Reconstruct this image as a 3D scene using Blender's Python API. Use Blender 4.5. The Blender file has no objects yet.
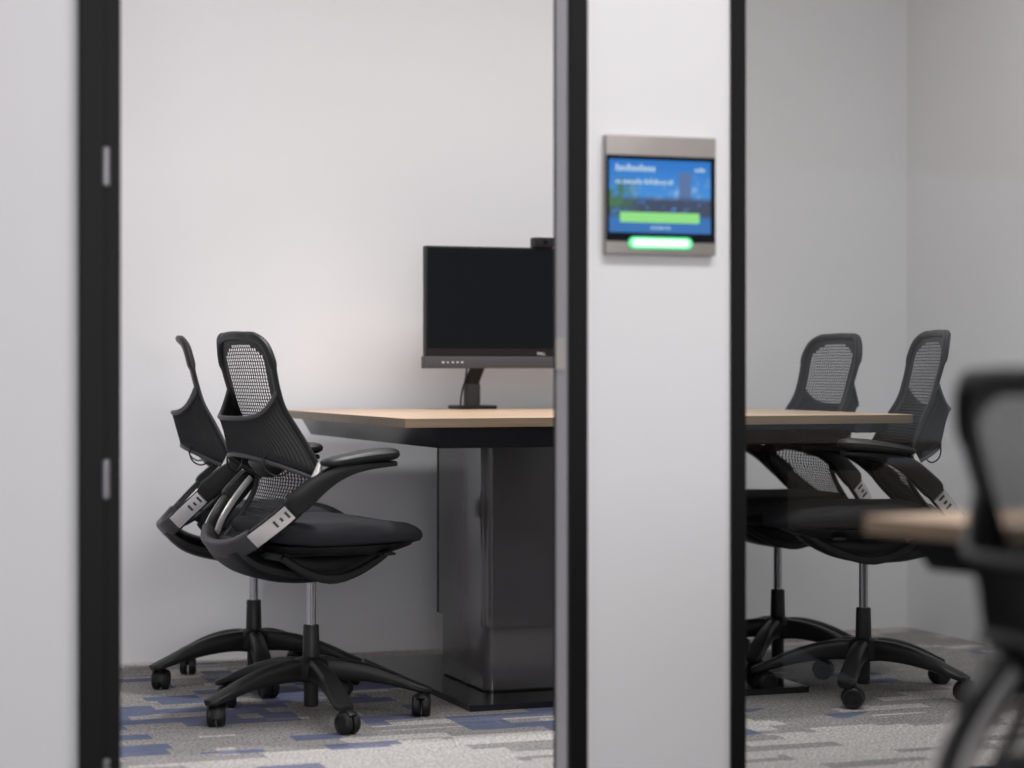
import bpy, bmesh, math, random
from mathutils import Vector, Matrix
random.seed(7)
SC = bpy.context.scene
COL = SC.collection
R = math.radians
PI = math.pi

# ------------------------------------------------------------------ camera
cam = bpy.data.cameras.new('camera')
cam.sensor_width = 36.0
cam.lens = 2160.0 / 1024.0 * 36.0
cam.shift_y = -14.0 / 1024.0
cam.clip_start = 0.05
cam.dof.use_dof = True
cam.dof.focus_distance = 5.75
cam.dof.aperture_fstop = 1.8
camo = bpy.data.objects.new('camera', cam)
COL.objects.link(camo)
camo.location = (0, 0, 0.9)
camo.rotation_euler = (R(90), 0, R(-20.1))
SC.camera = camo

# ------------------------------------------------------------------ view, world, lights
SC.view_settings.view_transform = 'Standard'
SC.view_settings.look = 'None'
SC.view_settings.gamma = 1.0
SC.view_settings.use_curve_mapping = False
SC.view_settings.exposure = 0.0

w = bpy.data.worlds.new('world')
SC.world = w
w.use_nodes = True
bg = w.node_tree.nodes['Background']
bg.inputs[0].default_value = (0.86, 0.92, 1.0, 1)
bg.inputs[1].default_value = 0.85


def lamp(kind, name, loc, energy, color=(1, 1, 1), rot=(0, 0, 0), **kw):
    l = bpy.data.lights.new(name, kind)
    l.energy = energy
    l.color = color
    for k, v in kw.items():
        setattr(l, k, v)
    o = bpy.data.objects.new(name, l)
    COL.objects.link(o)
    o.location = loc
    o.rotation_euler = rot
    return o


WARM = (0.985, 0.985, 1.0)
# recessed downlights inside the meeting room (ceiling at 2.70 m)
for (lx, ly, e) in ((1.75, 5.72, 132), (3.0, 5.72, 62)):
    lamp('SPOT', 'downlight_lamp', (lx, ly, 2.66), e, WARM, spot_size=R(74), spot_blend=1.0,
         shadow_soft_size=0.09)
# one lay-in ceiling fitting of the meeting room
lamp('AREA', 'room_panel_lamp', (2.3, 4.8, 2.68), 46, WARM, shape='RECTANGLE', size=2.4, size_y=0.8)
# ceiling fittings of the open office on the camera side
lamp('AREA', 'office_area_lamp', (1.80, 2.6, 2.68), 40, (1.0, 0.98, 0.985), shape='RECTANGLE', size=1.4, size_y=0.5)
lamp('AREA', 'office_area_lamp', (-0.6, 2.4, 2.68), 1.5, (1.0, 0.98, 0.985), shape='RECTANGLE', size=1.4, size_y=0.5)


lamp('AREA', 'office_area_lamp', (6.0, -0.2, 2.68), 70, (1.0, 0.96, 0.90), shape='RECTANGLE', size=2.4, size_y=0.5)  # added lamp, warms the rear header for its reflection in the glass

# fill light added behind the viewer to brighten the wall under the table
lamp('AREA', 'rear_fill_light', (0.6, -2.5, 1.45), 98, (1.0, 0.985, 0.98), rot=(R(90), 0, 0), shape='RECTANGLE', size=3.2, size_y=1.5)

# ------------------------------------------------------------------ materials
def new_mat(name):
    m = bpy.data.materials.new(name)
    m.use_nodes = True
    nt = m.node_tree
    return m, nt, nt.nodes['Principled BSDF']


def pbr(name, col, rough=0.5, metal=0.0, spec=0.5, noise=0.0, nscale=60.0, bump=0.0, bscale=400.0, coat=0.0):
    m, nt, b = new_mat(name)
    b.inputs['Base Color'].default_value = (*col, 1)
    b.inputs['Roughness'].default_value = rough
    b.inputs['Metallic'].default_value = metal
    b.inputs['Specular IOR Level'].default_value = spec
    b.inputs['Coat Weight'].default_value = coat
    tc = nt.nodes.new('ShaderNodeTexCoord')
    if noise:
        n = nt.nodes.new('ShaderNodeTexNoise')
        n.inputs['Scale'].default_value = nscale
        n.inputs['Detail'].default_value = 3
        nt.links.new(tc.outputs['Object'], n.inputs['Vector'])
        mx = nt.nodes.new('ShaderNodeMix')
        mx.data_type = 'RGBA'
        mx.inputs['A'].default_value = (*[c * (1 - noise) for c in col], 1)
        mx.inputs['B'].default_value = (*[min(1, c * (1 + noise)) for c in col], 1)
        nt.links.new(n.outputs['Fac'], mx.inputs['Factor'])
        nt.links.new(mx.outputs['Result'], b.inputs['Base Color'])
    if bump:
        n2 = nt.nodes.new('ShaderNodeTexNoise')
        n2.inputs['Scale'].default_value = bscale
        nt.links.new(tc.outputs['Object'], n2.inputs['Vector'])
        bp = nt.nodes.new('ShaderNodeBump')
        bp.inputs['Strength'].default_value = bump
        bp.inputs['Distance'].default_value = 0.002
        nt.links.new(n2.outputs['Fac'], bp.inputs['Height'])
        nt.links.new(bp.outputs['Normal'], b.inputs['Normal'])
    return m


def emit(name, col, strength):
    m, nt, b = new_mat(name)
    b.inputs['Base Color'].default_value = (*[c * 0.2 for c in col], 1)
    b.inputs['Emission Color'].default_value = (*col, 1)
    b.inputs['Emission Strength'].default_value = strength
    return m


M = {}
M['wall'] = pbr('painted_wall', (0.785, 0.78, 0.795), 0.75, noise=0.01, nscale=3, bump=0.04, bscale=250)
M['dark_carpet'] = pbr('dark_carpet', (0.045, 0.045, 0.048), 0.95, spec=0.1, noise=0.3, nscale=120, bump=0.4)
M['beige_wall'] = pbr('beige_wall', (0.62, 0.55, 0.46), 0.8, noise=0.02, nscale=3)
M['ceiling'] = pbr('painted_ceiling', (0.82, 0.81, 0.80), 0.9, noise=0.01, nscale=5)
M['black_frame'] = pbr('black_powder_coat', (0.006, 0.0055, 0.006), 0.5, spec=0.2, noise=0.1, nscale=30)
M['grey_jamb'] = pbr('anodised_jamb', (0.48, 0.475, 0.50), 0.5, metal=0.0, noise=0.05)
M['pewter'] = pbr('pewter_hinge', (0.30, 0.29, 0.31), 0.35, metal=0.7, noise=0.05)
M['strike'] = pbr('strike_plate', (0.62, 0.58, 0.54), 0.4, metal=0.5, noise=0.05)
M['plastic'] = pbr('charcoal_plastic', (0.010, 0.0096, 0.0104), 0.42, spec=0.38, noise=0.12, nscale=50, bump=0.05)
M['plastic_dark'] = pbr('black_plastic', (0.008, 0.008, 0.009), 0.45, spec=0.38, noise=0.12, nscale=50)
M['elastomer'] = pbr('black_elastomer', (0.009, 0.009, 0.0105), 0.5, spec=0.38, noise=0.1, nscale=80)
M['yoke'] = pbr('dark_grey_plastic', (0.048, 0.046, 0.049), 0.45, noise=0.08, nscale=50)
M['fabric'] = pbr('black_seat_fabric', (0.009, 0.009, 0.013), 0.85, noise=0.25, nscale=500, bump=0.3, bscale=900)
M['silver'] = pbr('satin_silver', (0.78, 0.76, 0.75), 0.32, metal=0.75, noise=0.05, nscale=40)
M['chrome'] = pbr('gas_lift_chrome', (0.42, 0.42, 0.44), 0.22, metal=1.0, noise=0.05)
M['gloss_black'] = pbr('gloss_black_laminate', (0.085, 0.080, 0.084), 0.12, spec=0.7, noise=0.1, nscale=8)
M['base_gloss'] = pbr('gloss_black_base', (0.012, 0.011, 0.012), 0.10, spec=0.6, noise=0.1, nscale=8)
M['apron'] = pbr('satin_black_apron', (0.013, 0.013, 0.015), 0.16, noise=0.1, nscale=20)
M['monitor_black'] = pbr('monitor_black', (0.008, 0.0075, 0.0085), 0.45, spec=0.3, noise=0.1, nscale=60)
M['monitor_chin'] = pbr('monitor_grey', (0.045, 0.042, 0.046), 0.5, noise=0.1, nscale=300)
M['screen'] = pbr('screen_glass', (0.005, 0.0065, 0.008), 0.25, spec=0.12, noise=0.05)
M['icon'] = pbr('light_print', (0.65, 0.65, 0.66), 0.6, noise=0.02)
M['brushed'] = pbr('brushed_steel', (0.35, 0.325, 0.31), 0.42, metal=0.5, noise=0.08, nscale=25)


def wood_mat(name, c0, c1):
    m, nt, b = new_mat(name)
    tc = nt.nodes.new('ShaderNodeTexCoord')
    mp = nt.nodes.new('ShaderNodeMapping')
    mp.inputs['Scale'].default_value = (1.2, 22, 22)
    nt.links.new(tc.outputs['Object'], mp.inputs['Vector'])
    n = nt.nodes.new('ShaderNodeTexNoise')
    n.inputs['Scale'].default_value = 3.0
    n.inputs['Detail'].default_value = 6
    n.inputs['Distortion'].default_value = 0.6
    nt.links.new(mp.outputs['Vector'], n.inputs['Vector'])
    r = nt.nodes.new('ShaderNodeValToRGB')
    r.color_ramp.elements[0].position = 0.3
    r.color_ramp.elements[0].color = c0
    r.color_ramp.elements[1].position = 0.75
    r.color_ramp.elements[1].color = c1
    nt.links.new(n.outputs['Fac'], r.inputs['Fac'])
    nt.links.new(r.outputs['Color'], b.inputs['Base Color'])
    b.inputs['Roughness'].default_value = 0.38
    return m


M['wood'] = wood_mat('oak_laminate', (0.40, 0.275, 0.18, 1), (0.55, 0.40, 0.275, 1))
M['wood_edge_shade'] = wood_mat('oak_edge_shade', (0.21, 0.15, 0.095, 1), (0.30, 0.215, 0.14, 1))  # same oak, darkened: the shade on the edges is put into the colour


def carpet_mat():
    m, nt, b = new_mat('patterned_carpet')
    N = nt.nodes.new
    L = nt.links.new
    tc = N('ShaderNodeTexCoord')

    def math_(op, a, bb=None, clamp=False):
        x = N('ShaderNodeMath')
        x.operation = op
        x.use_clamp = clamp
        for i, v in enumerate((a, bb)):
            if v is None:
                continue
            if isinstance(v, (int, float)):
                x.inputs[i].default_value = v
            else:
                L(v, x.inputs[i])
        return x.outputs[0]
    sep = N('ShaderNodeSeparateXYZ')
    L(tc.outputs['Object'], sep.inputs[0])

    def white(a, bb=None):
        wn = N('ShaderNodeTexWhiteNoise')
        wn.noise_dimensions = '2D'
        cm = N('ShaderNodeCombineXYZ')
        L(a, cm.inputs[0])
        if bb is not None:
            L(bb, cm.inputs[1])
        L(cm.outputs[0], wn.inputs['Vector'])
        return wn.outputs['Value']
    # woven bars: rows of 4.5 cm, each row shifted by its own amount, bars of 17 cm
    def bars(hgt, wid, k):
        row = math_('FLOOR', math_('DIVIDE', math_('ADD', sep.outputs[1], k), hgt))
        shift = math_('MULTIPLY', white(row), 5.0)
        cell = math_('FLOOR', math_('ADD', math_('DIVIDE', sep.outputs[0], wid), shift))
        return white(cell, row)
    qx = math_('MULTIPLY', math_('FLOOR', math_('DIVIDE', sep.outputs[0], 0.11)), 0.11)
    qy = math_('MULTIPLY', math_('FLOOR', math_('DIVIDE', sep.outputs[1], 0.075)), 0.075)
    cmb = N('ShaderNodeCombineXYZ')
    L(qx, cmb.inputs[0])
    L(qy, cmb.inputs[1])

    def noise(vec, sx, sy, off, detail=2.0):
        mp = N('ShaderNodeMapping')
        mp.inputs['Scale'].default_value = (sx, sy, 1)
        mp.inputs['Location'].default_value = (off, off * 1.7, off * 0.3)
        L(vec, mp.inputs['Vector'])
        n = N('ShaderNodeTexNoise')
        n.inputs['Scale'].default_value = 1.0
        n.inputs['Detail'].default_value = detail
        L(mp.outputs['Vector'], n.inputs['Vector'])
        return n.outputs['Fac']

    def ramp(fac, lo, hi):
        x = N('ShaderNodeMapRange')
        x.inputs['From Min'].default_value = lo
        x.inputs['From Max'].default_value = hi
        L(fac, x.inputs['Value'])
        return x.outputs['Result']
    # wide woven band along the room where the coloured bars lie
    band = math_('SUBTRACT', 1.0, math_('DIVIDE', math_('ABSOLUTE', math_('SUBTRACT', sep.outputs[1], 5.65)), 1.05), True)
    shade_band = band
    band = math_('MULTIPLY', band, math_('ADD', 0.25, math_('MULTIPLY', ramp(sep.outputs[0], 3.0, 2.0), 0.75)))
    patch = noise(cmb.outputs[0], 2.6, 4.2, 3.3)
    prob = math_('MULTIPLY', ramp(math_('ADD', patch, math_('MULTIPLY', band, 0.20)), 0.50, 0.72), ramp(band, 0.0, 0.5))
    blue = math_('LESS_THAN', bars(0.075, 0.15, 0.0), math_('MULTIPLY', prob, 0.62))
    patch2 = noise(cmb.outputs[0], 2.2, 3.6, 11.0)
    prob2 = ramp(math_('ADD', patch2, math_('MULTIPLY', shade_band, 0.42)), 0.42, 0.80)  # dark bars thicken here, also painting the shade under table and chairs
    dark = math_('LESS_THAN', bars(0.064, 0.27, 0.02), prob2)
    pile = noise(tc.outputs['Object'], 130, 130, 0.0, 4.0)
    streak = noise(tc.outputs['Object'], 22, 60, 5.0, 4.0)

    def mix(fac, a, bb, blend='MIX'):
        x = N('ShaderNodeMix')
        x.data_type = 'RGBA'
        x.blend_type = blend
        for sock, v in (('Factor', fac), ('A', a), ('B', bb)):
            if isinstance(v, (int, float)):
                x.inputs[sock].default_value = v
            elif isinstance(v, tuple):
                x.inputs[sock].default_value = v
            else:
                L(v, x.inputs[sock])
        return x.outputs['Result']
    base = mix(streak, (0.36, 0.34, 0.325, 1), (0.56, 0.53, 0.51, 1))
    grey = mix(streak, (0.12, 0.117, 0.117, 1), (0.27, 0.258, 0.253, 1))
    bl = mix(streak, (0.03, 0.05, 0.15, 1), (0.105, 0.135, 0.255, 1))
    c = mix(math_('MULTIPLY', dark, 0.7), base, grey)
    c = mix(math_('MULTIPLY', blue, ramp(pile, 0.25, 0.62)), c, bl)
    v = ramp(pile, 0.32, 0.68)
    spk = mix(v, (0.45, 0.45, 0.45, 1), (1.45, 1.45, 1.45, 1))
    c = mix(1.0, c, spk, 'MULTIPLY')
    L(c, b.inputs['Base Color'])
    b.inputs['Roughness'].default_value = 0.95
    b.inputs['Specular IOR Level'].default_value = 0.1
    bp = N('ShaderNodeBump')
    bp.inputs['Strength'].default_value = 0.6
    bp.inputs['Distance'].default_value = 0.004
    L(pile, bp.inputs['Height'])
    L(bp.outputs['Normal'], b.inputs['Normal'])
    return m


M['carpet'] = carpet_mat()


def glass_mat():
    m = bpy.data.materials.new('tinted_glass')
    m.use_nodes = True
    nt = m.node_tree
    nt.nodes.remove(nt.nodes['Principled BSDF'])
    out = nt.nodes['Material Output']
    tr = nt.nodes.new('ShaderNodeBsdfTransparent')
    tr.inputs[0].default_value = (0.80, 0.806, 0.802, 1)     # per face; the pane has two
    gl = nt.nodes.new('ShaderNodeBsdfGlossy')
    gl.inputs['Roughness'].default_value = 0.0
    fr = nt.nodes.new('ShaderNodeFresnel')
    fr.inputs['IOR'].default_value = 1.5
    geo = nt.nodes.new('ShaderNodeNewGeometry')
    inv = nt.nodes.new('ShaderNodeMath')
    inv.operation = 'SUBTRACT'
    inv.inputs[0].default_value = 1.0
    nt.links.new(geo.outputs['Backfacing'], inv.inputs[1])
    mul = nt.nodes.new('ShaderNodeMath')
    mul.operation = 'MULTIPLY'
    nt.links.new(fr.outputs[0], mul.inputs[0])
    nt.links.new(inv.outputs[0], mul.inputs[1])
    m2 = nt.nodes.new('ShaderNodeMath')
    m2.operation = 'MULTIPLY'
    m2.inputs[1].default_value = 0.85
    nt.links.new(mul.outputs[0], m2.inputs[0])
    mx = nt.nodes.new('ShaderNodeMixShader')
    nt.links.new(m2.outputs[0], mx.inputs[0])
    nt.links.new(tr.outputs[0], mx.inputs[1])
    nt.links.new(gl.outputs[0], mx.inputs[2])
    nt.links.new(mx.outputs[0], out.inputs[0])
    return m


M['glass'] = glass_mat()


def display_mat():
    """the picture on the booking panel: blue sky, a tower, low roofs and trees"""
    m, nt, b = new_mat('panel_display')
    N = nt.nodes.new
    L = nt.links.new
    tc = N('ShaderNodeTexCoord')
    sep = N('ShaderNodeSeparateXYZ')
    L(tc.outputs['Object'], sep.inputs[0])       # x -.112 .. .112, z -.082 .. .082

    def rng(sock, a, bb):
        x = N('ShaderNodeMapRange')
        x.inputs['From Min'].default_value = a
        x.inputs['From Max'].default_value = bb
        L(sock, x.inputs['Value'])
        return x.outputs['Result']

    def mul(a, bb):
        x = N('ShaderNodeMath')
        x.operation = 'MULTIPLY'
        L(a, x.inputs[0])
        L(bb, x.inputs[1])
        return x.outputs[0]

    def mix(f, a, bb):
        x = N('ShaderNodeMix')
        x.data_type = 'RGBA'
        for s, v in (('Factor', f), ('A', a), ('B', bb)):
            if isinstance(v, tuple):
                x.inputs[s].default_value = v
            else:
                L(v, x.inputs[s])
        return x.outputs['Result']
    n = N('ShaderNodeTexNoise')
    n.inputs['Scale'].default_value = 42
    n.inputs['Detail'].default_value = 3
    L(tc.outputs['Object'], n.inputs['Vector'])
    sky = mix(rng(sep.outputs[2], -0.02, 0.08), (0.05, 0.30, 0.75, 1), (0.006, 0.16, 0.58, 1))
    cloud = mix(mul(rng(n.outputs['Fac'], 0.5, 0.75), rng(sep.outputs[2], 0.05, -0.01)), sky, (0.35, 0.55, 0.85, 1))
    tower = mul(mul(rng(sep.outputs[0], 0.040, 0.043), rng(sep.outputs[0], 0.071, 0.068)), rng(sep.outputs[2], 0.050, 0.047))
    c = mix(tower, cloud, (0.09, 0.17, 0.36, 1))
    town = mul(rng(sep.outputs[2], 0.000, -0.012), rng(n.outputs['Fac'], 0.30, 0.42))
    c = mix(town, c, (0.035, 0.055, 0.11, 1))
    trees = mul(rng(sep.outputs[0], -0.045, -0.085), mul(rng(n.outputs['Fac'], 0.40, 0.55), rng(sep.outputs[2], 0.045, 0.025)))
    c = mix(trees, c, (0.05, 0.17, 0.07, 1))
    low = mix(rng(sep.outputs[2], -0.040, -0.050), c, (0.02, 0.16, 0.48, 1))
    L(low, b.inputs['Emission Color'])
    b.inputs['Emission Strength'].default_value = 0.9
    b.inputs['Base Color'].default_value = (0.01, 0.01, 0.012, 1)
    b.inputs['Roughness'].default_value = 0.15
    return m


M['display'] = display_mat()
M['ui_white'] = emit('screen_lettering', (0.55, 0.78, 1.0), 0.55)
M['ui_green'] = emit('screen_green_bar', (0.30, 0.80, 0.24), 0.72)
M['pill_green'] = emit('status_light_rim', (0.10, 0.85, 0.32), 1.1)
M['pill_white'] = emit('status_light_core', (0.80, 1.0, 0.86), 1.1)


# ------------------------------------------------------------------ object helpers
def link(name, me, mat, parent=None, loc=None, rot=None):
    o = bpy.data.objects.new(name, me)
    COL.objects.link(o)
    if mat is not None and not me.materials:
        me.materials.append(mat)
    if parent is not None:
        o.parent = parent
    if loc is not None:
        o.location = loc
    if rot is not None:
        o.rotation_euler = rot
    return o


def finish(bm, name, angle=35):
    bmesh.ops.recalc_face_normals(bm, faces=bm.faces[:])
    me = bpy.data.meshes.new(name)
    bm.to_mesh(me)
    bm.free()
    me.shade_smooth()
    me.set_sharp_from_angle(angle=R(angle))
    return me


def obj(name, bm, mat, parent=None, loc=None, rot=None, angle=35):
    return link(name, finish(bm, name, angle), mat, parent, loc, rot)


def thing(name, label, cat, loc=(0, 0, 0), rz=0.0, group=None, kind=None):
    o = bpy.data.objects.new(name, None)
    COL.objects.link(o)
    o.empty_display_size = 0.1
    o.location = loc
    o.rotation_euler = (0, 0, rz)
    tag(o, label, cat, group, kind)
    return o


def tag(o, label=None, cat=None, group=None, kind=None):
    if label:
        o['label'] = label
    if cat:
        o['category'] = cat
    if group:
        o['group'] = group
    if kind:
        o['kind'] = kind
    return o


def struct(name, bm, mat, label, cat):
    return tag(obj(name, bm, mat), label, cat, kind='structure')


def add_box(bm, x0, x1, y0, y1, z0, z1, bev=0.0, seg=2):
    t = bmesh.new()
    bmesh.ops.create_cube(t, size=1.0)
    for v in t.verts:
        v.co = Vector(((x0 + x1) / 2 + v.co.x * (x1 - x0), (y0 + y1) / 2 + v.co.y * (y1 - y0),
                       (z0 + z1) / 2 + v.co.z * (z1 - z0)))
    if bev:
        bmesh.ops.bevel(t, geom=t.edges[:], offset=bev, segments=seg, profile=0.6, affect='EDGES')
    merge(bm, t)


def merge(bm, t, mat=None):
    if mat is not None:
        bmesh.ops.transform(t, matrix=mat, verts=t.verts[:])
    me = bpy.data.meshes.new('tmp')
    t.to_mesh(me)
    t.free()
    bm.from_mesh(me)
    bpy.data.meshes.remove(me)


def box(*a, **k):
    bm = bmesh.new()
    add_box(bm, *a, **k)
    return bm


def add_lathe(bm, prof, n=24, center=(0, 0, 0), axis='Z', cap=True):
    """prof: list of (radius, height)"""
    rings = []
    for (r, h) in prof:
        ring = []
        for i in range(n):
            a = 2 * PI * i / n
            p = Vector((r * math.cos(a), r * math.sin(a), h))
            if axis == 'Y':
                p = Vector((p.x, p.z, p.y))
            elif axis == 'X':
                p = Vector((p.z, p.x, p.y))
            ring.append(bm.verts.new(p + Vector(center)))
        rings.append(ring)
    for a, b in zip(rings, rings[1:]):
        for i in range(n):
            bm.faces.new((a[i], a[(i + 1) % n], b[(i + 1) % n], b[i]))
    if cap:
        bm.faces.new(rings[0])
        bm.faces.new(rings[-1])


def spline(pts, n):
    """Catmull-Rom through tuples of any length, n samples, uniform in arc length of the first 3 numbers"""
    P = [pts[0]] + list(pts) + [pts[-1]]
    dense = []
    for i in range(1, len(P) - 2):
        p0, p1, p2, p3 = P[i - 1], P[i], P[i + 1], P[i + 2]
        for k in range(24):
            t = k / 24
            dense.append(tuple(0.5 * (2 * b + (c - a) * t + (2 * a - 5 * b + 4 * c - d) * t * t +
                                      (-a + 3 * b - 3 * c + d) * t ** 3)
                               for a, b, c, d in zip(p0, p1, p2, p3)))
    dense.append(tuple(pts[-1]))
    s = [0.0]
    for a, b in zip(dense, dense[1:]):
        s.append(s[-1] + math.dist(a[:3], b[:3]))
    out = []
    j = 0
    for i in range(n):
        q = s[-1] * i / (n - 1)
        while j < len(s) - 2 and s[j + 1] < q:
            j += 1
        f = (q - s[j]) / max(1e-9, s[j + 1] - s[j])
        out.append(tuple(a + (b - a) * f for a, b in zip(dense[j], dense[j + 1])))
    return out


def add_sweep(bm, pts, wide, n=14, power=3.0, closed=False, off=(0, 0)):
    """pts: (x,y,z,hw,hh). wide: a vector, or a function of the tangent, giving the direction of hw.
    The section is a superellipse, hw along 'wide', hh across it."""
    rings = []
    m = len(pts)
    for i, p in enumerate(pts):
        if closed:
            a, b = pts[(i - 1) % m], pts[(i + 1) % m]
        else:
            a, b = pts[max(0, i - 1)], pts[min(m - 1, i + 1)]
        T = (Vector(b[:3]) - Vector(a[:3])).normalized()
        W = wide(T) if callable(wide) else Vector(wide)
        W = (W - T * W.dot(T)).normalized()
        H = T.cross(W)
        ring = []
        for k in range(n):
            an = 2 * PI * (k + 0.5) / n
            c, s = math.cos(an), math.sin(an)
            e = 2.0 / power
            cx = math.copysign(abs(c) ** e, c) * p[3] + off[0]
            cy = math.copysign(abs(s) ** e, s) * p[4] + off[1]
            ring.append(bm.verts.new(Vector(p[:3]) + W * cx + H * cy))
        rings.append(ring)
    pairs = list(zip(rings, rings[1:]))
    if closed:
        pairs.append((rings[-1], rings[0]))
    for a, b in pairs:
        for k in range(n):
            bm.faces.new((a[k], a[(k + 1) % n], b[(k + 1) % n], b[k]))
    if not closed:
        bm.faces.new(rings[0])
        bm.faces.new(rings[-1])


def solidify(o, t, offset=0.0):
    md = o.modifiers.new('thickness', 'SOLIDIFY')
    md.thickness = t
    md.offset = offset
    return o


# ------------------------------------------------------------------ the setting
CEIL = 2.70
YB = 6.63          # back wall of the meeting room
YP = 4.10          # front face of the partition
PT = 0.10          # partition thickness
XL, XR = 0.55, 3.90
OX0, OX1, OY0 = -2.2, 9.0, -2.6     # the office on the camera side

struct('floor', box(XL - 0.1, XR + 0.1, YP, YB, -0.06, 0), M['carpet'],
       'grey carpet with stepped blue and charcoal bars across the whole floor', 'floor')
struct('floor_office', box(OX0, OX1, OY0, YP, -0.06, 0), M['dark_carpet'], 'dark carpet of the open office in front of the glass', 'floor')
struct('ceiling', box(OX0, OX1, OY0, YB + 0.1, CEIL, CEIL + 0.06), M['ceiling'], 'flat white ceiling above the meeting room', 'ceiling')
struct('wall_back', box(XL - 0.1, XR + 0.1, YB, YB + 0.1, 0, CEIL), M['wall'],
       'plain white wall behind the table and monitor', 'wall')
struct('wall_right', box(XR, XR + 0.1, YP + PT, YB, 0, CEIL), M['wall'],
       'white side wall behind the right-hand chairs', 'wall')
struct('wall_left', box(XL - 0.1, XL, YP + PT, YB, 0, CEIL), M['wall'],
       'white side wall of the meeting room nearest the door', 'wall')
X_DL0, X_DL1 = 0.630, 0.709           # left black jamb
X_DR0, X_DR1 = 1.6218, 1.6617         # right black jamb
X_M0, X_M1 = 1.987, 2.020             # mullion of the glazed part
struct('wall_front', box(OX0, X_DL0, YP, YP + PT, 0, CEIL), M['wall'],
       'white partition left of the black door frame', 'wall')
struct('wall_front', box(X_DR1, X_M0, YP, YP + PT, 0, CEIL), M['wall'],
       'narrow white partition pier carrying the booking panel', 'wall').name = 'wall_front.001'
struct('wall_office', box(OX0 - 0.1, OX0, OY0, YP + PT, 0, CEIL), M['wall'], 'white side wall of the open office', 'wall').name = 'wall_west'
bm = bmesh.new()
add_box(bm, OX0, OX1, OY0 - 0.1, OY0, 2.03, CEIL)
add_box(bm, OX0, OX1, OY0 - 0.1, OY0, 0, 0.35)
struct('wall_rear', bm, M['beige_wall'], 'white office wall with a long window opening behind the viewer', 'wall')

# door frame
door = thing('door_1', 'black door frame standing around the open doorway', 'door frame', (0, 0, 0), kind='structure')
bm = bmesh.new()
add_box(bm, X_DL0, X_DL1, YP - 0.012, YP + PT + 0.012, 0, 2.3, bev=0.002, seg=1)
add_box(bm, X_DL0, X_DL1 - 0.03, YP - 0.020, YP - 0.010, 0, 2.3, bev=0.002, seg=1)
obj('hinge_jamb', bm, M['black_frame'], door)
bm = bmesh.new()
add_box(bm, X_DR0, X_DR1, YP - 0.012, YP + 0.004, 0, 2.3, bev=0.002, seg=1)
add_box(bm, X_DR0 + 0.012, X_DR1, YP + 0.004, YP + PT + 0.012, 0, 2.3)
obj('lock_jamb', bm, M['black_frame'], door)
lj = obj('jamb_lining', box(X_DR0 - 0.002, X_DR0 + 0.012, YP + 0.006, YP + 0.062, 0, 2.3, bev=0.001, seg=1), M['grey_jamb'], door)
obj('strike_plate', box(X_DR0 - 0.004, X_DR0 - 0.001, YP + 0.012, YP + 0.058, 0.90, 0.965, bev=0.001, seg=1), M['strike'], lj)
obj('head', box(X_DL0, X_DR1, YP - 0.012, YP + PT + 0.012, 2.3, 2.38, bev=0.002, seg=1), M['black_frame'], door)
for hz in (1.283, 0.694, 0.130):
    bm = bmesh.new()
    add_lathe(bm, [(0.0, -0.038), (0.005, -0.037), (0.0075, -0.034), (0.0075, 0.034), (0.005, 0.037), (0.0, 0.038)], 14,
              (0.6795, YP - 0.018, hz), cap=False)
    add_box(bm, 0.672, 0.687, YP - 0.016, YP - 0.011, hz - 0.036, hz + 0.036)
    obj('hinge', bm, M['pewter'], door)
struct('wall_front', box(X_DL0, X_DR1, YP, YP + PT, 2.38, CEIL), M['wall'], 'white wall piece above the door head', 'wall').name = 'wall_top'

# glazed part of the partition
win = thing('window_1', 'large grey-tinted glass panel in a slim black frame beside the pier', 'glass panel', (0, 0, 0), kind='structure')
bm = bmesh.new()
add_box(bm, X_M0, X_M1, YP - 0.012, YP + PT + 0.012, 0, CEIL, bev=0.002, seg=1)
obj('mullion', bm, M['black_frame'], win)
obj('bottom_track', box(X_M1, XR, YP + 0.02, YP + 0.06, 0, 0.018), M['black_frame'], win)
obj('top_track', box(X_M1, XR, YP + 0.02, YP + 0.06, CEIL - 0.03, CEIL), M['black_frame'], win)
obj('end_post', box(XR, XR + 0.05, YP - 0.012, YP + PT, 0, CEIL), M['black_frame'], win)
obj('glass_pane', box(X_M1 - 0.004, XR, YP + 0.034, YP + 0.046, 0.012, CEIL - 0.02), M['glass'], win)
struct('wall_front', box(XR + 0.05, OX1, YP, YP + PT, 0, CEIL), M['wall'], 'white partition at the far end of the glass panel', 'wall').name = 'wall_east'
struct('wall_side', box(OX1, OX1 + 0.1, OY0, YP + PT, 0, CEIL), M['wall'], 'white end wall of the open office', 'wall').name = 'wall_end'


# ------------------------------------------------------------------ task chair
# profile of the front net from the top edge down to the yoke: x, z, half width
NETP = [(-.212, .985, .173), (-.205, .977, .173), (-.198, .964, .173), (-.192, .945, .172), (-.183, .908, .171),
        (-.171, .855, .165), (-.158, .805, .165), (-.136, .755, .176), (-.112, .695, .200), (-.092, .645, .214),
        (-.086, .610, .206), (-.102, .568, .190), (-.140, .517, .166), (-.182, .481, .136), (-.215, .462, .108)]
NS = spline([(a, 0.0, b, c) for a, b, c in NETP], 241)


NLEN = sum(math.dist(a[:3], b[:3]) for a, b in zip(NS, NS[1:]))


def net_prof(v):
    f = max(0.0, min(1.0, v)) * 240
    i = min(239, int(f))
    t = f - i
    a, b = NS[i], NS[i + 1]
    w = a[3] + (b[3] - a[3]) * t
    d, r = max(0.0, v) * NLEN, 0.082           # rounding of the two top corners
    if d < r:
        w -= r - math.sqrt(r * r - (r - d) ** 2)
    return a[0] + (b[0] - a[0]) * t, a[2] + (b[2] - a[2]) * t, w


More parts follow.
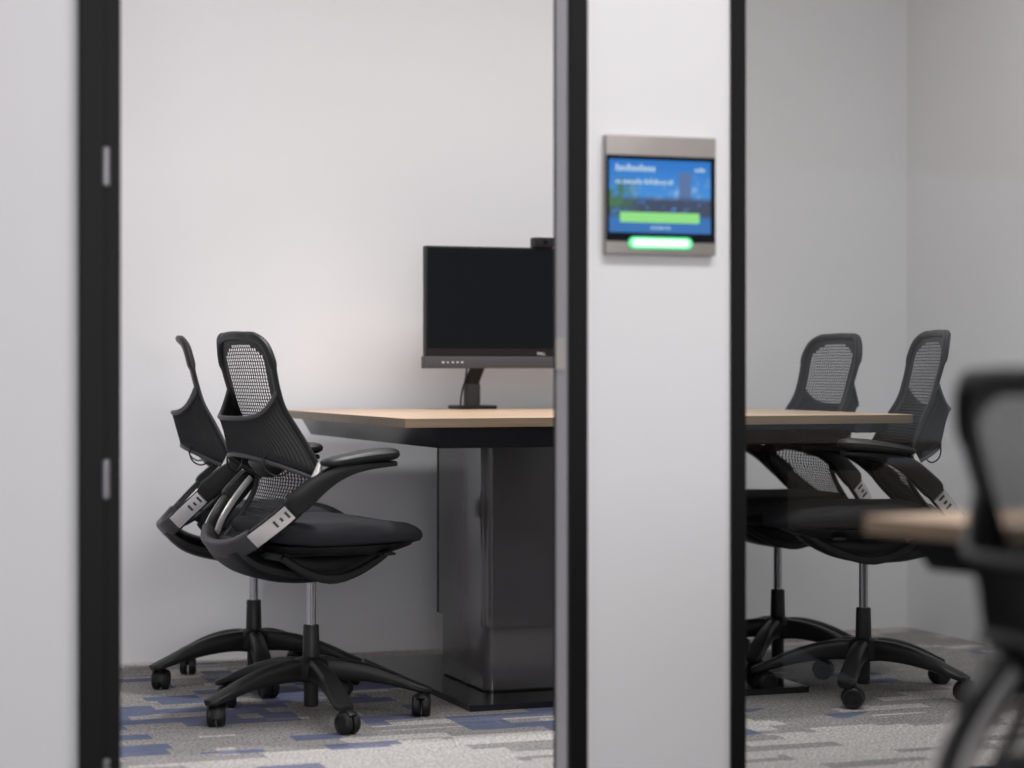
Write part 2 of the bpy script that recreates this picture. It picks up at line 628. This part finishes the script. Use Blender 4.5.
def net_pt(u, v):
    x, z, hw = net_prof(v)
    fwd = 0.006 + 0.016 * math.exp(-((v - 0.55) / 0.22) ** 2)
    z += 0.003 * (1 - u * u) ** 2 * max(0.0, 1 - v * NLEN / 0.12)      # the top edge is slightly arched
    return Vector((x + fwd * u * u, hw * u, z))


def v_of_z(z):
    best = min(range(0, 170), key=lambda i: abs(NS[i][2] - z))
    return best / 240.0


def net_mesh():
    bm = bmesh.new()
    rows, cols = 68, 24
    grid = [[bm.verts.new(net_pt(-1 + 2 * i / cols, j / rows)) for i in range(cols + 1)] for j in range(rows + 1)]
    for j in range(rows):
        v0, v1 = j / rows, (j + 1) / rows
        vm = (v0 + v1) / 2
        for i in range(cols):
            u0, u1 = -1 + 2 * i / cols, -1 + 2 * (i + 1) / cols
            um = (u0 + u1) / 2
            lim = 0.78 if vm < 0.40 else 0.88
            solid = abs(um) > lim or vm < 0.05 or vm > 0.965
            if 0.05 <= vm < 0.11 and abs(um) > lim - ((0.11 - vm) / 0.06) ** 2 * 0.35:
                solid = True
            ov = [grid[j][i], grid[j][i + 1], grid[j + 1][i + 1], grid[j + 1][i]]
            if solid:
                bm.faces.new(ov)
                continue
            du, dv = (u1 - u0) * 0.165, (v1 - v0) * 0.11
            sk = (u1 - u0) * 0.10 * (1 if (j % 2) else -1)
            iv = [bm.verts.new(net_pt(a, b)) for a, b in ((u0 + du + sk, v0 + dv), (u1 - du + sk, v0 + dv), (u1 - du - sk, v1 - dv), (u0 + du - sk, v1 - dv))]
            for k in range(4):
                bm.faces.new((ov[k], ov[(k + 1) % 4], iv[(k + 1) % 4], iv[k]))
    return bm


def net_frame():
    """border of the back: a strip that lies in the net's own surface, wide at the top"""
    bm = bmesh.new()
    uv = []
    n = 60
    for i in range(n, -1, -1):
        uv.append((1.0, (i / n) ** 2))
    for k in range(1, 16):
        uv.append((1 - 2 * k / 16, 0.0))
    for i in range(0, n + 1):
        uv.append((-1.0, (i / n) ** 2))
    for k in range(1, 12):
        uv.append((-1 + 2 * k / 12, 1.0))
    m = len(uv)
    rings = []
    pos = [net_pt(*q) for q in uv]
    for i, (u, v) in enumerate(uv):
        e = 1e-3
        du = (net_pt(u + e, v) - net_pt(u - e, v)).normalized()
        va, vb = max(0, v - .01), min(1, v + .01)
        dv = (net_pt(u, vb) - net_pt(u, va)).normalized()
        nor = du.cross(dv).normalized()
        T = (pos[(i + 1) % m] - pos[i - 1]).normalized()
        inn = nor.cross(T).normalized()
        hw, hh = 0.0125, 0.0065 + 0.004 * max(0.0, min(1.0, (.150 - v) / .02))
        ring = []
        for k in range(10):
            an = 2 * PI * (k + .5) / 10
            ring.append(bm.verts.new(pos[i] + inn * (math.cos(an) * hw) + nor * (math.sin(an) * hh)))
        rings.append(ring)
    for a, b in zip(rings, rings[1:] + rings[:1]):
        for k in range(10):
            bm.faces.new((a[k], a[(k + 1) % 10], b[(k + 1) % 10], b[k]))
    return bm


def band_pt(u, v):
    """lumbar band: from net edge to net edge, bowed to the rear. v 0 top, 1 bottom"""
    s = abs(u)
    k = 1 - s ** 2.2
    ze = 0.852 + (0.622 - 0.852) * v
    zc = 0.778 + (0.684 - 0.778) * v
    p = 6.0 + (2.2 - 6.0) * v
    vv = v_of_z(ze)
    e = net_pt(1, vv)
    xc = -0.232 + 0.026 * v
    x = e.x + (xc - e.x) * k
    z = zc + (ze - zc) * s ** p
    y = math.copysign(1, u) * e.y * (1 - (1 - s) ** 1.25)
    return Vector((x, y, z))


def band_mesh():
    bm = bmesh.new()
    nu, nv = 96, 12
    g = [[None] * (nv + 1) for _ in range(nu + 1)]
    for i in range(nu + 1):
        u = -1 + 2 * i / nu
        for j in range(nv + 1):
            v = j / nv
            p = band_pt(u, v)
            rib = 0.0035 * (i % 2) if 0 < j < nv else 0.0
            p.x += rib
            g[i][j] = bm.verts.new(p)
    for i in range(nu):
        for j in range(nv):
            bm.faces.new((g[i][j], g[i + 1][j], g[i + 1][j + 1], g[i][j + 1]))
    return bm


def band_rim():
    bm = bmesh.new()
    for v in (0.0, 1.0):
        P = []
        for i in range(49):
            u = -1 + 2 * i / 48
            p = band_pt(u, v)
            P.append((p.x, p.y, p.z, 0.006, 0.005))
        add_sweep(bm, P, (0, 0, 1), n=8, power=2.2)
    return bm


UN = Vector((-.655, 0, .755))       # normal of the tilted plane the yoke lies in
YK = [(-.252, 0, .446), (-.250, .05, .448), (-.240, .098, .456), (-.222, .138, .474), (-.196, .172, .502), (-.160, .201, .538),
      (-.120, .220, .578), (-.085, .230, .612)]


def yoke_half(n=40):
    return spline(YK, n)


def yoke_mesh():
    bm = bmesh.new()
    h = yoke_half(30)
    full = [(x, -y, z) for x, y, z in reversed(h)] + [(x, y, z) for x, y, z in h[1:]]
    P = [(x, y, z, 0.024, 0.009) for x, y, z in full]
    add_sweep(bm, P, UN, n=12, power=4)
    return bm


def yoke_cap():
    """thicker rear middle of the yoke"""
    bm = bmesh.new()
    h = yoke_half(40)[:18]
    full = [(x, -y, z) for x, y, z in reversed(h)] + [(x, y, z) for x, y, z in h[1:]]
    P = [(x - .003, y * 1.01, z, 0.027, 0.0125) for x, y, z in full]
    add_sweep(bm, P, UN, n=12, power=4)
    return bm


def strip_mesh(s):
    bm = bmesh.new()
    h = yoke_half(60)[25:46]
    P = [(x - .006, s * (y + .010), z - .005, 0.0205, 0.0035) for x, y, z in h]
    add_sweep(bm, P, UN, n=10, power=5)
    return bm


def strip_slots(s):
    bm = bmesh.new()
    h = yoke_half(60)
    for a in (38, 41, 44):
        P = [(x - .007, s * (y + .0125), z - .005, 0.010 if a != 41 else 0.006, 0.0028) for x, y, z in h[a - 1:a + 1]]
        add_sweep(bm, P, UN, n=8, power=5)
    return bm


def arm_mesh(s):
    bm = bmesh.new()
    pts = [(-.146, .212, .556, .013, .025), (-.138, .215, .564, .016, .029), (-.115, .223, .584, .017, .029), (-.075, .233, .619, .018, .026),
           (-.035, .240, .642, .020, .021), (.010, .243, .655, .024, .015), (.060, .244, .661, .027, .010), (.120, .244, .664, .026, .007)]
    P = [(x, s * y, z, a, b) for x, y, z, a, b in spline(pts, 26)]
    add_sweep(bm, P, (0, 1, 0), n=12, power=3.5)
    return bm


def pad_mesh(s):
    bm = bmesh.new()
    pts = [(-.078, .246, .668, .012, .005), (-.066, .246, .669, .029, .010), (-.03, .245, .674, .041, .0135), (.04, .243, .683, .045, .0165),
           (.09, .241, .687, .044, .017), (.118, .239, .688, .036, .0145), (.132, .238, .687, .018, .008)]
    P = [(x, s * y, z, a, b) for x, y, z, a, b in spline(pts, 24)]
    add_sweep(bm, P, (0, 1, 0), n=18, power=2.5)
    return bm


def pivot_mesh(s):
    """silver joint between the lower corner of the back and the arm"""
    bm = bmesh.new()
    P = [(-.112, s * .228, .590, .012, .010), (-.096, s * .231, .618, .012, .010), (-.082, s * .231, .648, .010, .009), (-.074, s * .228, .668, .008, .007)]
    add_sweep(bm, P, (0, 1, 0), n=12, power=2.2)
    return bm


def inner_rail(s):
    bm = bmesh.new()
    h = yoke_half(60)[22:58]
    P = [(x + .012, s * (y - .014), z + .010, 0.009, 0.0035) for x, y, z in h]
    add_sweep(bm, P, UN, n=8, power=3)
    return bm


def lumbar_wire(s):
    bm = bmesh.new()
    pts = spline([(-.178, s * .120, .690), (-.184, s * .125, .668), (-.176, s * .132, .645), (-.155, s * .145, .634), (-.135, s * .160, .642), (-.120, s * .180, .668)], 24)
    add_sweep(bm, [(x, y, z, .0022, .0022) for x, y, z in pts], (0.2, 0, 1), n=8, power=2)
    return bm


def lumbar_pad():
    bm = bmesh.new()
    pts = [(-.12, -.09, .655, .014, .006), (-.135, -.05, .65, .026, .010), (-.14, 0, .648, .030, .011), (-.135, .05, .65, .026, .010), (-.12, .09, .655, .014, .006)]
    add_sweep(bm, spline(pts, 20), UN, n=12, power=3)
    return bm


def seat_outline(t):
    c, s = math.cos(t), math.sin(t)
    e = 2 / 3.0
    x = math.copysign(abs(c) ** e, c)
    y = math.copysign(abs(s) ** e, s)
    x = 0.045 + (0.228 if x > 0 else 0.225) * x
    hw = 0.245 - 0.02 * max(0, x - 0.1) / 0.2
    return x, y * hw


def seat_mesh():
    bm = bmesh.new()
    n = 64
    rings = []
    for sc, z in ((0.55, .452), (0.90, .450), (0.975, .456), (1.0, .468), (1.0, .478), (.985, .490), (.94, .501), (.85, .508), (.65, .511), (.35, .512), (.10, .512)):
        ring = []
        for i in range(n):
            x, y = seat_outline(2 * PI * i / n)
            x = 0.045 + (x - 0.045) * sc
            y *= sc
            dz = 0.0
            if x > 0.10:
                dz = -0.026 * ((x - 0.10) / 0.2) ** 2
            if x < -0.05:
                dz += 0.020 * ((-0.05 - x) / 0.13) ** 2
            if x > 0:
                dz += 0.016 * (x / .28) ** 2 * max(0, min(1, (.50 - z) / .04))
            dz += 0.010 * (abs(y) / .24) ** 2
            ring.append(bm.verts.new((x, y, z + dz)))
        rings.append(ring)
    for a, b in zip(rings, rings[1:]):
        for i in range(n):
            bm.faces.new((a[i], a[(i + 1) % n], b[(i + 1) % n], b[i]))
    bm.faces.new(rings[0])
    bm.faces.new(rings[-1])
    return bm


def seat_pan():
    bm = bmesh.new()
    n = 48
    rings = []
    for sc, z in ((0.50, .425), (0.72, .430), (0.88, .444), (0.92, .456)):
        ring = []
        for i in range(n):
            x, y = seat_outline(2 * PI * i / n)
            x = 0.045 + (x - 0.045) * sc
            dz = 0.006 * (max(0, x) / .28) ** 2
            ring.append(bm.verts.new((x, y * sc, z + dz)))
        rings.append(ring)
    for a, b in zip(rings, rings[1:]):
        for i in range(n):
            bm.faces.new((a[i], a[(i + 1) % n], b[(i + 1) % n], b[i]))
    bm.faces.new(rings[0])
    bm.faces.new(rings[-1])
    return bm


def tilt_arm():
    """hull that runs from the yoke down under the seat to the column"""
    bm = bmesh.new()
    pts = [(-.244, 0, .447, .105, .018), (-.220, 0, .425, .112, .022), (-.18, 0, .402, .108, .026), (-.11, 0, .383, .098, .027), (-.04, 0, .374, .086, .024), (.02, 0, .374, .070, .022)]
    add_sweep(bm, spline(pts, 24), (0, 1, 0), n=20, power=2.8)
    return bm


def mechanism():
    bm = bmesh.new()
    pts = [(-.10, 0, .410, .080, .030), (-.04, 0, .396, .085, .036), (.03, 0, .393, .085, .038), (.09, 0, .402, .080, .034), (.15, 0, .420, .070, .022), (.19, 0, .436, .060, .010)]
    add_sweep(bm, spline(pts, 20), (0, 1, 0), n=18, power=3.5)
    for s in (-1, 1):
        # curved side rails under the pan
        r = [(-.13, s * .118, .425, .008, .010), (-.07, s * .12, .388, .009, .012), (.0, s * .118, .366, .009, .013), (.07, s * .115, .378, .009, .012), (.14, s * .11, .410, .008, .010), (.185, s * .10, .438, .007, .008)]
        add_sweep(bm, spline(r, 18), (0, 1, 0), n=8, power=3)
        add_box(bm, -.12, .17, s * .095 - .012, s * .095 + .012, .425, .445, bev=.004)
    return bm


def lever(s):
    bm = bmesh.new()
    add_sweep(bm, [(.10, s * .09, .430, .010, .006), (.11, s * .15, .432, .011, .006), (.118, s * .195, .433, .020, .006), (.122, s * .222, .433, .018, .004)], (1, 0, 0), n=10, power=3)
    return bm


def leg_mesh():
    bm = bmesh.new()
    pts = [(.010, 0, .118, .020, .030), (.06, 0, .122, .021, .029), (.13, 0, .115, .022, .025), (.20, 0, .099, .024, .019), (.26, 0, .079, .026, .013), (.300, 0, .066, .024, .010), (.312, 0, .063, .016, .008)]
    add_sweep(bm, spline(pts, 26), (0, 1, 0), n=14, power=3.2)
    return bm


def caster_mesh():
    bm = bmesh.new()
    r = 0.0285
    for s in (-1, 1):
        y0, y1 = (0.0025, 0.024)
        prof = [(0.006, s * y0), (r - .003, s * y0), (r, s * (y0 + .004)), (r, s * (y1 - .006)), (r - .004, s * (y1 - .001)), (r * .62, s * y1), (r * .58, s * (y1 - .003)), (.006, s * (y1 - .003))]
        add_lathe(bm, prof, 26, (-.018, 0, r), axis='Y')
    add_lathe(bm, [(.0055, r), (.0055, .066)], 10, (0, 0, 0))
    # hood between and over the wheels
    P = []
    for k in range(9):
        a = R(-10 + 150 * k / 8)
        P.append((-.018 + (r + .002) * math.cos(a), 0, r + (r + .002) * math.sin(a), .012, .0035))
    add_sweep(bm, P, (0, 1, 0), n=8, power=3)
    return bm


CH = {}
CHAIRS = 'mesh-backed task chairs'


def build_chair():
    root = thing('task_chair', 'x', 'chair', group=CHAIRS)
    upper = []

    def up(o):
        upper.append(o)
        return o
    net = up(solidify(obj('back_net', net_mesh(), M['elastomer'], root), 0.0010))
    up(obj('back_frame', net_frame(), M['plastic'], root))
    bnd = up(solidify(obj('lumbar_band', band_mesh(), M['elastomer'], root), 0.0035))
    obj('band_rim', band_rim(), M['yoke'], bnd)
    up(obj('lumbar_pad', lumbar_pad(), M['plastic'], root))
    for s in (-1, 1):
        up(obj('lumbar_wire', lumbar_wire(s), M['plastic_dark'], root))
    yk = up(obj('yoke', yoke_mesh(), M['plastic'], root))
    obj('yoke_cap', yoke_cap(), M['yoke'], yk)
    for s in (-1, 1):
        st = obj('trim_strip', strip_mesh(s), M['silver'], yk)
        obj('strip_slot', strip_slots(s), M['yoke'], yk)
        obj('guide_rail', inner_rail(s), M['silver'] if s > 0 else M['yoke'], yk)
    for s in (-1, 1):
        a = up(obj('arm', arm_mesh(s), M['plastic'], root))
        obj('arm_pad', pad_mesh(s), M['plastic_dark'], a)
        obj('pivot', pivot_mesh(s), M['silver'], a)
    up(obj('seat', seat_mesh(), M['fabric'], root))
    up(obj('seat_pan', seat_pan(), M['plastic_dark'], root))
    up(obj('tilt_arm', tilt_arm(), M['plastic_dark'], root))
    mech = up(obj('tilt_mechanism', mechanism(), M['plastic_dark'], root))
    for s in (-1, 1):
        obj('lever', lever(s), M['plastic_dark'], mech)
    bm = bmesh.new()
    add_lathe(bm, [(.0125, .14), (.0125, .365)], 20)
    up(obj('gas_lift', bm, M['chrome'], root))
    bm = bmesh.new()
    add_lathe(bm, [(.0175, .026), (.019, .028), (.019, .10), (.046, .098), (.050, .104), (.050, .138), (.040, .150), (.0225, .156), (.0205, .235), (.019, .238), (.013, .238)], 26)
    obj('base_hub', bm, M['plastic'], root)
    lm = leg_mesh()
    lme = finish(lm, 'leg')
    cme = finish(caster_mesh(), 'caster')
    for k in range(5):
        l = link('leg', lme, M['plastic'], root)
        l.rotation_euler = (0, 0, 2 * PI * k / 5)
        c = link('caster', cme, M['plastic_dark'], l)
        c.location = (0.288, 0, 0)
    for o in upper:
        o['lift'] = 1
    return root


def kids(o):
    return [c for c in bpy.data.objects if c.parent is o]


def copy_tree(o, parent=None):
    c = o.copy()
    COL.objects.link(c)
    if parent is not None:
        c.parent = parent
    for ch in kids(o):
        copy_tree(ch, c)
    return c


proto = build_chair()
bpy.context.view_layer.update()
chairs = [
    # label, x, y, facing deg, base turn deg, drop
    ('black mesh task chair seen from behind at the near left side of the table', 1.440, 5.456, 8.6, -25.4, 0.0),
    ('black mesh task chair seen edge-on at the far left of the table', 1.440, 6.100, -11.0, -14.0, 0.0),
    ('black mesh task chair behind the glass, farther back, facing across the table', 2.996, 5.851, 180.0, 48.9, -0.014),
    ('black mesh task chair behind the glass, nearer, at the right table corner', 2.990, 5.319, 165.0, -5.1, -0.014),
    ('blurred black task chair close to the camera, in front of the glass panel', 1.604, 2.122, -3.0, 10.0, 0.095),
]
srcs = [proto] + [copy_tree(proto) for _ in chairs[1:]]
for (lab, x, y, fa, ba, drop), ch in zip(chairs, srcs):
    ch.location = (x, y, 0)
    ch.rotation_euler = (0, 0, R(fa))
    ch['label'] = lab
    k = 0
    rnd = random.Random(int(x * 1000))
    for p in kids(ch):
        if p.name.startswith('leg'):
            p.rotation_euler = (0, 0, R(ba + 72 * k))
            k += 1
            for c in kids(p):
                c.rotation_euler = (0, 0, rnd.uniform(0, 2 * PI))
        elif 'lift' in p:
            p.location.z = -drop
            del p['lift']


# ------------------------------------------------------------------ tables
def add_frustum(bm, b0, b1):
    """b = (x0,x1,y0,y1,z): four-sided block between two rectangles"""
    v = []
    for (x0, x1, y0, y1, z) in (b0, b1):
        v.append([bm.verts.new(p) for p in ((x0, y0, z), (x1, y0, z), (x1, y1, z), (x0, y1, z))])
    for i in range(4):
        bm.faces.new((v[0][i], v[0][(i + 1) % 4], v[1][(i + 1) % 4], v[1][i]))
    bm.faces.new(v[0])
    bm.faces.new(v[1])


def add_rounded_block(bm, x0, x1, y0, y1, z0, z1, r, n=8):
    ring = []
    for cx, cy, a0 in ((x1 - r, y1 - r, 0), (x0 + r, y1 - r, 90), (x0 + r, y0 + r, 180), (x1 - r, y0 + r, 270)):
        for k in range(n + 1):
            a = R(a0 + 90 * k / n)
            ring.append((cx + r * math.cos(a), cy + r * math.sin(a)))
    lo = [bm.verts.new((x, y, z0)) for x, y in ring]
    hi = [bm.verts.new((x, y, z1)) for x, y in ring]
    m = len(ring)
    for i in range(m):
        bm.faces.new((lo[i], lo[(i + 1) % m], hi[(i + 1) % m], hi[i]))
    bm.faces.new(lo)
    bm.faces.new(hi)


def build_table(label, x, y, wd, dp, h, rz=0.0, px0=.347, px1=.347, py0=.37, py1=.56):
    """x,y: near-left corner of the top. px/py: inset of the pedestal's faces"""
    t = thing('pedestal_table', label, 'table', (x, y, 0), R(rz))
    bm = bmesh.new()
    add_box(bm, 0, wd, 0, dp, h - .024, h, bev=.0015, seg=1)
    tt = obj('table_top', bm, M['wood'], t)
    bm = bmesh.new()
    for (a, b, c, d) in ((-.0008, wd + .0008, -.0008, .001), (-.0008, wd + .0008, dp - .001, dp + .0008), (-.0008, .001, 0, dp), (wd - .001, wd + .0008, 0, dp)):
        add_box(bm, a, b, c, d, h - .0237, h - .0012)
    obj('edge_shade_strip', bm, M['wood_edge_shade'], tt)  # thin strips carrying the painted edge shade
    bm = bmesh.new()
    add_frustum(bm, (.073, wd - .165, .010, dp - .004, h - .024), (.102, wd - .205, .022, dp - .02, h - .078))
    ap = obj('apron', bm, M['apron'], t, angle=20)
    bm = bmesh.new()
    add_box(bm, wd - .17, wd - .066, .02, .08, h - .046, h - .024)
    for k in range(5):
        add_box(bm, wd - .165 + .02 * k, wd - .155 + .02 * k, .018, .08, h - .050, h - .046)
    add_box(bm, wd - .17, wd - .066, dp - .13, dp - .07, h - .046, h - .024)
    obj('bracket', bm, M['apron'], ap)
    zt = .195
    x0, x1, y0, y1 = px0, wd - px1, py0, dp - py1
    bm = bmesh.new()
    add_rounded_block(bm, x0 - .010, x1 + .010, y0 - .010, y1 + .010, zt, h - .070, .030)
    up = obj('upper_column', bm, M['gloss_black'], t, angle=20)
    bm = bmesh.new()
    for s in (x0 - .0115, x1 + .0085):
        add_box(bm, s, s + .003, y1 - .012, y1 - .006, zt, h - .075)
    obj('seam', bm, M['plastic_dark'], up)
    bm = bmesh.new()
    add_rounded_block(bm, x0, x1, y0, y1, .022, zt + .02, .026)
    lc = obj('lower_column', bm, M['gloss_black'], t, angle=20)
    bm = bmesh.new()
    add_rounded_block(bm, x0 + .006, x1 - .006, y0 + .006, y1 - .006, .016, .024, .022)
    obj('plinth', bm, M['plastic_dark'], lc, angle=20)
    bm = bmesh.new()
    add_rounded_block(bm, .23, wd - .23, .166, dp - .16, 0.0, .017, .004, n=2)
    obj('base_plate', bm, M['base_gloss'], t, angle=20)
    return t


build_table('oak-topped table on a gloss black pedestal in the middle of the meeting room', 1.620, 5.210, 1.462, 1.335, .778)
build_table('blurred oak table edge in front of the glass, beside the nearest chair', 1.7735, 1.400, 1.80, 1.25, .700, 14.0)

# ------------------------------------------------------------------ monitor
MX, MY = 2.405, 6.28                  # screen centre on plan
mon = thing('monitor', 'wide black desktop monitor on a short stand at the back of the table', 'monitor', (2.205, 6.385, .778))
ox, oy, oz = MX - 2.205, MY - 6.385, -.778
MW = .775
x0, x1 = ox - MW / 2, ox + MW / 2
ZT, ZB = 1.280, .909
bm = box(x0, x1, oy, oy + .030, ZB + oz + .030, ZT + oz, bev=.003)
add_box(bm, x0 + .14, x1 - .14, oy + .026, oy + .055, 1.00 + oz, 1.20 + oz, bev=.012, seg=3)
hs = obj('housing', bm, M['monitor_black'], mon)
obj('screen', box(x0 + .006, x1 - .006, oy - .0015, oy + .003, ZB + oz + .058, ZT + oz - .006), M['screen'], mon)
ch = obj('chin', box(x0 - .004, x1 + .004, oy - .008, oy + .034, ZB + oz - .004, ZB + oz + .033, bev=.003), M['monitor_chin'], mon)
for k, (dx, ww) in enumerate(((.050, .007), (.067, .004), (.082, .006), (.097, .006), (.111, .007))):
    bm = box(x0 + dx, x0 + dx + ww, oy - .0092, oy - .0075, ZB + oz + .0125, ZB + oz + .0165)
    obj('button', bm, M['icon'], ch)


def text_mesh(s, size, depth=.0006):
    cu = bpy.data.curves.new('t', 'FONT')
    cu.body = s
    cu.size = size
    cu.align_x = 'CENTER'
    cu.extrude = depth
    o = bpy.data.objects.new('t', cu)
    COL.objects.link(o)
    bpy.context.view_layer.update()
    me = bpy.data.meshes.new_from_object(o.evaluated_get(bpy.context.evaluated_depsgraph_get()))
    bpy.data.objects.remove(o)
    bpy.data.curves.remove(cu)
    return me


lg = link('logo', text_mesh('DELL', .0125), M['icon'], mon, (ox - .010, oy - .0012, ZB + oz + .0375), (R(90), 0, 0))
# stand: base plate, column, tilted neck, cable
obj('stand_base', box(-.063, .063, -.055, .055, 0, .012, bev=.004), M['monitor_black'], mon)
bm = bmesh.new()
add_sweep(bm, [(0, .005, .010, .026, .016), (0, .005, .078, .026, .016)], (1, 0, 0), n=16, power=3)
obj('stand_column', bm, M['monitor_chin'], mon)
bm = bmesh.new()
add_sweep(bm, spline([(-.002, .005, .074, .023, .012), (.006, .000, .105, .023, .012), (.014, -.020, .140, .023, .012), (.03, -.040, .20, .024, .010), (.05, -.052, .27, .03, .010)], 14), (1, 0, 0), n=14, power=3)
obj('stand_neck', bm, M['monitor_black'], mon)
bm = bmesh.new()
add_sweep(bm, [(x, y, z, .0028, .0028) for x, y, z in spline([(-.046, -.02, .012), (-.044, -.018, .035), (-.036, -.012, .065), (-.026, -.006, .09), (-.02, -.005, .13)], 16)], (1, 0, 0), n=8, power=2)
obj('cable', bm, M['monitor_black'], mon)

wc = thing('webcam', 'small black box webcam sitting on top of the monitor', 'webcam', (2.405, 6.28, ZT))
obj('body', box(-.036, .036, -.012, .030, .001, .032, bev=.003), M['monitor_black'], wc)
bm = bmesh.new()
add_lathe(bm, [(.0, -.016), (.004, -.016), (.007, -.015), (.008, -.011)], 18, (0, 0, .018), axis='Y', cap=False)
obj('lens', bm, M['screen'], wc)
bm = bmesh.new()
add_lathe(bm, [(.0, -.0135), (.0022, -.0135), (.0024, -.0115)], 12, (.002, 0, .023), axis='Y', cap=False)
obj('indicator', bm, M['icon'], wc)
obj('clip', box(-.02, .02, .026, .034, -.03, .012, bev=.002), M['monitor_black'], wc)

# ------------------------------------------------------------------ room booking panel
PXC, PZC = 1.8215, 1.260
pan = thing('booking_panel', 'steel-framed touch panel with a blue display on the white pier', 'touch panel', (PXC, YP, PZC))
bm = bmesh.new()
add_box(bm, -.1235, .1235, -.022, 0, -.1225, .1225, bev=.003)
obj('housing', bm, M['brushed'], pan)
bz = obj('bezel', box(-.1245, .1205, -.0245, -.020, -.096, .081, bev=.001, seg=1), M['screen'], pan)
dsp = obj('display', box(-.114, .114, -.0008, .0008, -.078, .072), M['display'], pan, (-.005, -.0252, 0))


def bar(name, x0, x1, z0, z1, mat, y=-.0266, rnd_=True, parent=None):
    bm = bmesh.new()
    r = (z1 - z0) / 2 * .98
    ring = []
    zc = (z0 + z1) / 2
    if rnd_:
        for cx, a0 in ((x1 - r, -90), (x0 + r, 90)):
            for k in range(13):
                a = R(a0 + 180 * k / 12)
                ring.append((cx + r * math.cos(a), zc + r * math.sin(a)))
    else:
        ring = [(x0, z0), (x1, z0), (x1, z1), (x0, z1)]
    f = [bm.verts.new((x, y, z)) for x, z in ring]
    b = [bm.verts.new((x, y + .001, z)) for x, z in ring]
    m = len(ring)
    for i in range(m):
        bm.faces.new((f[i], f[(i + 1) % m], b[(i + 1) % m], b[i]))
    bm.faces.new(f)
    bm.faces.new(b)
    return obj(name, bm, mat, parent)


def letters(name, x0, x1, z, size, seed):
    """out-of-focus lettering: a row of short strokes too blurred to read"""
    rr = random.Random(seed)
    bm = bmesh.new()
    x = x0
    while x < x1:
        ww = size * rr.uniform(.35, .6)
        hh = size * rr.choice((.7, .7, 1.0))
        add_box(bm, x, min(x + ww, x1), -.0264, -.0256, z, z + hh)
        x += ww + size * .16
        if rr.random() < .13:
            x += size * .35
    return obj(name, bm, M['ui_white'], dsp, (0, .0252, 0))


letters('lettering', -.100, -.012, .048, .014, 3)
letters('lettering', -.100, .028, .022, .010, 4)
letters('lettering', .078, .102, .050, .009, 6)
letters('lettering', -.022, .022, -.070, .006, 9)
gb = bar('button_bar', -.090, .088, -.057, -.036, M['ui_green'], rnd_=False, y=-.0266, parent=dsp)
gb.location = (0, .0252, 0)
pl = bar('status_light', -.076, .068, -.111, -.086, M['pill_green'], y=-.0258, parent=pan)
bar('light_core', -.068, .060, -.1065, -.0905, M['pill_white'], y=-.0268, parent=pl)

for o in bpy.data.objects:
    if 'lift' in o:
        del o['lift']
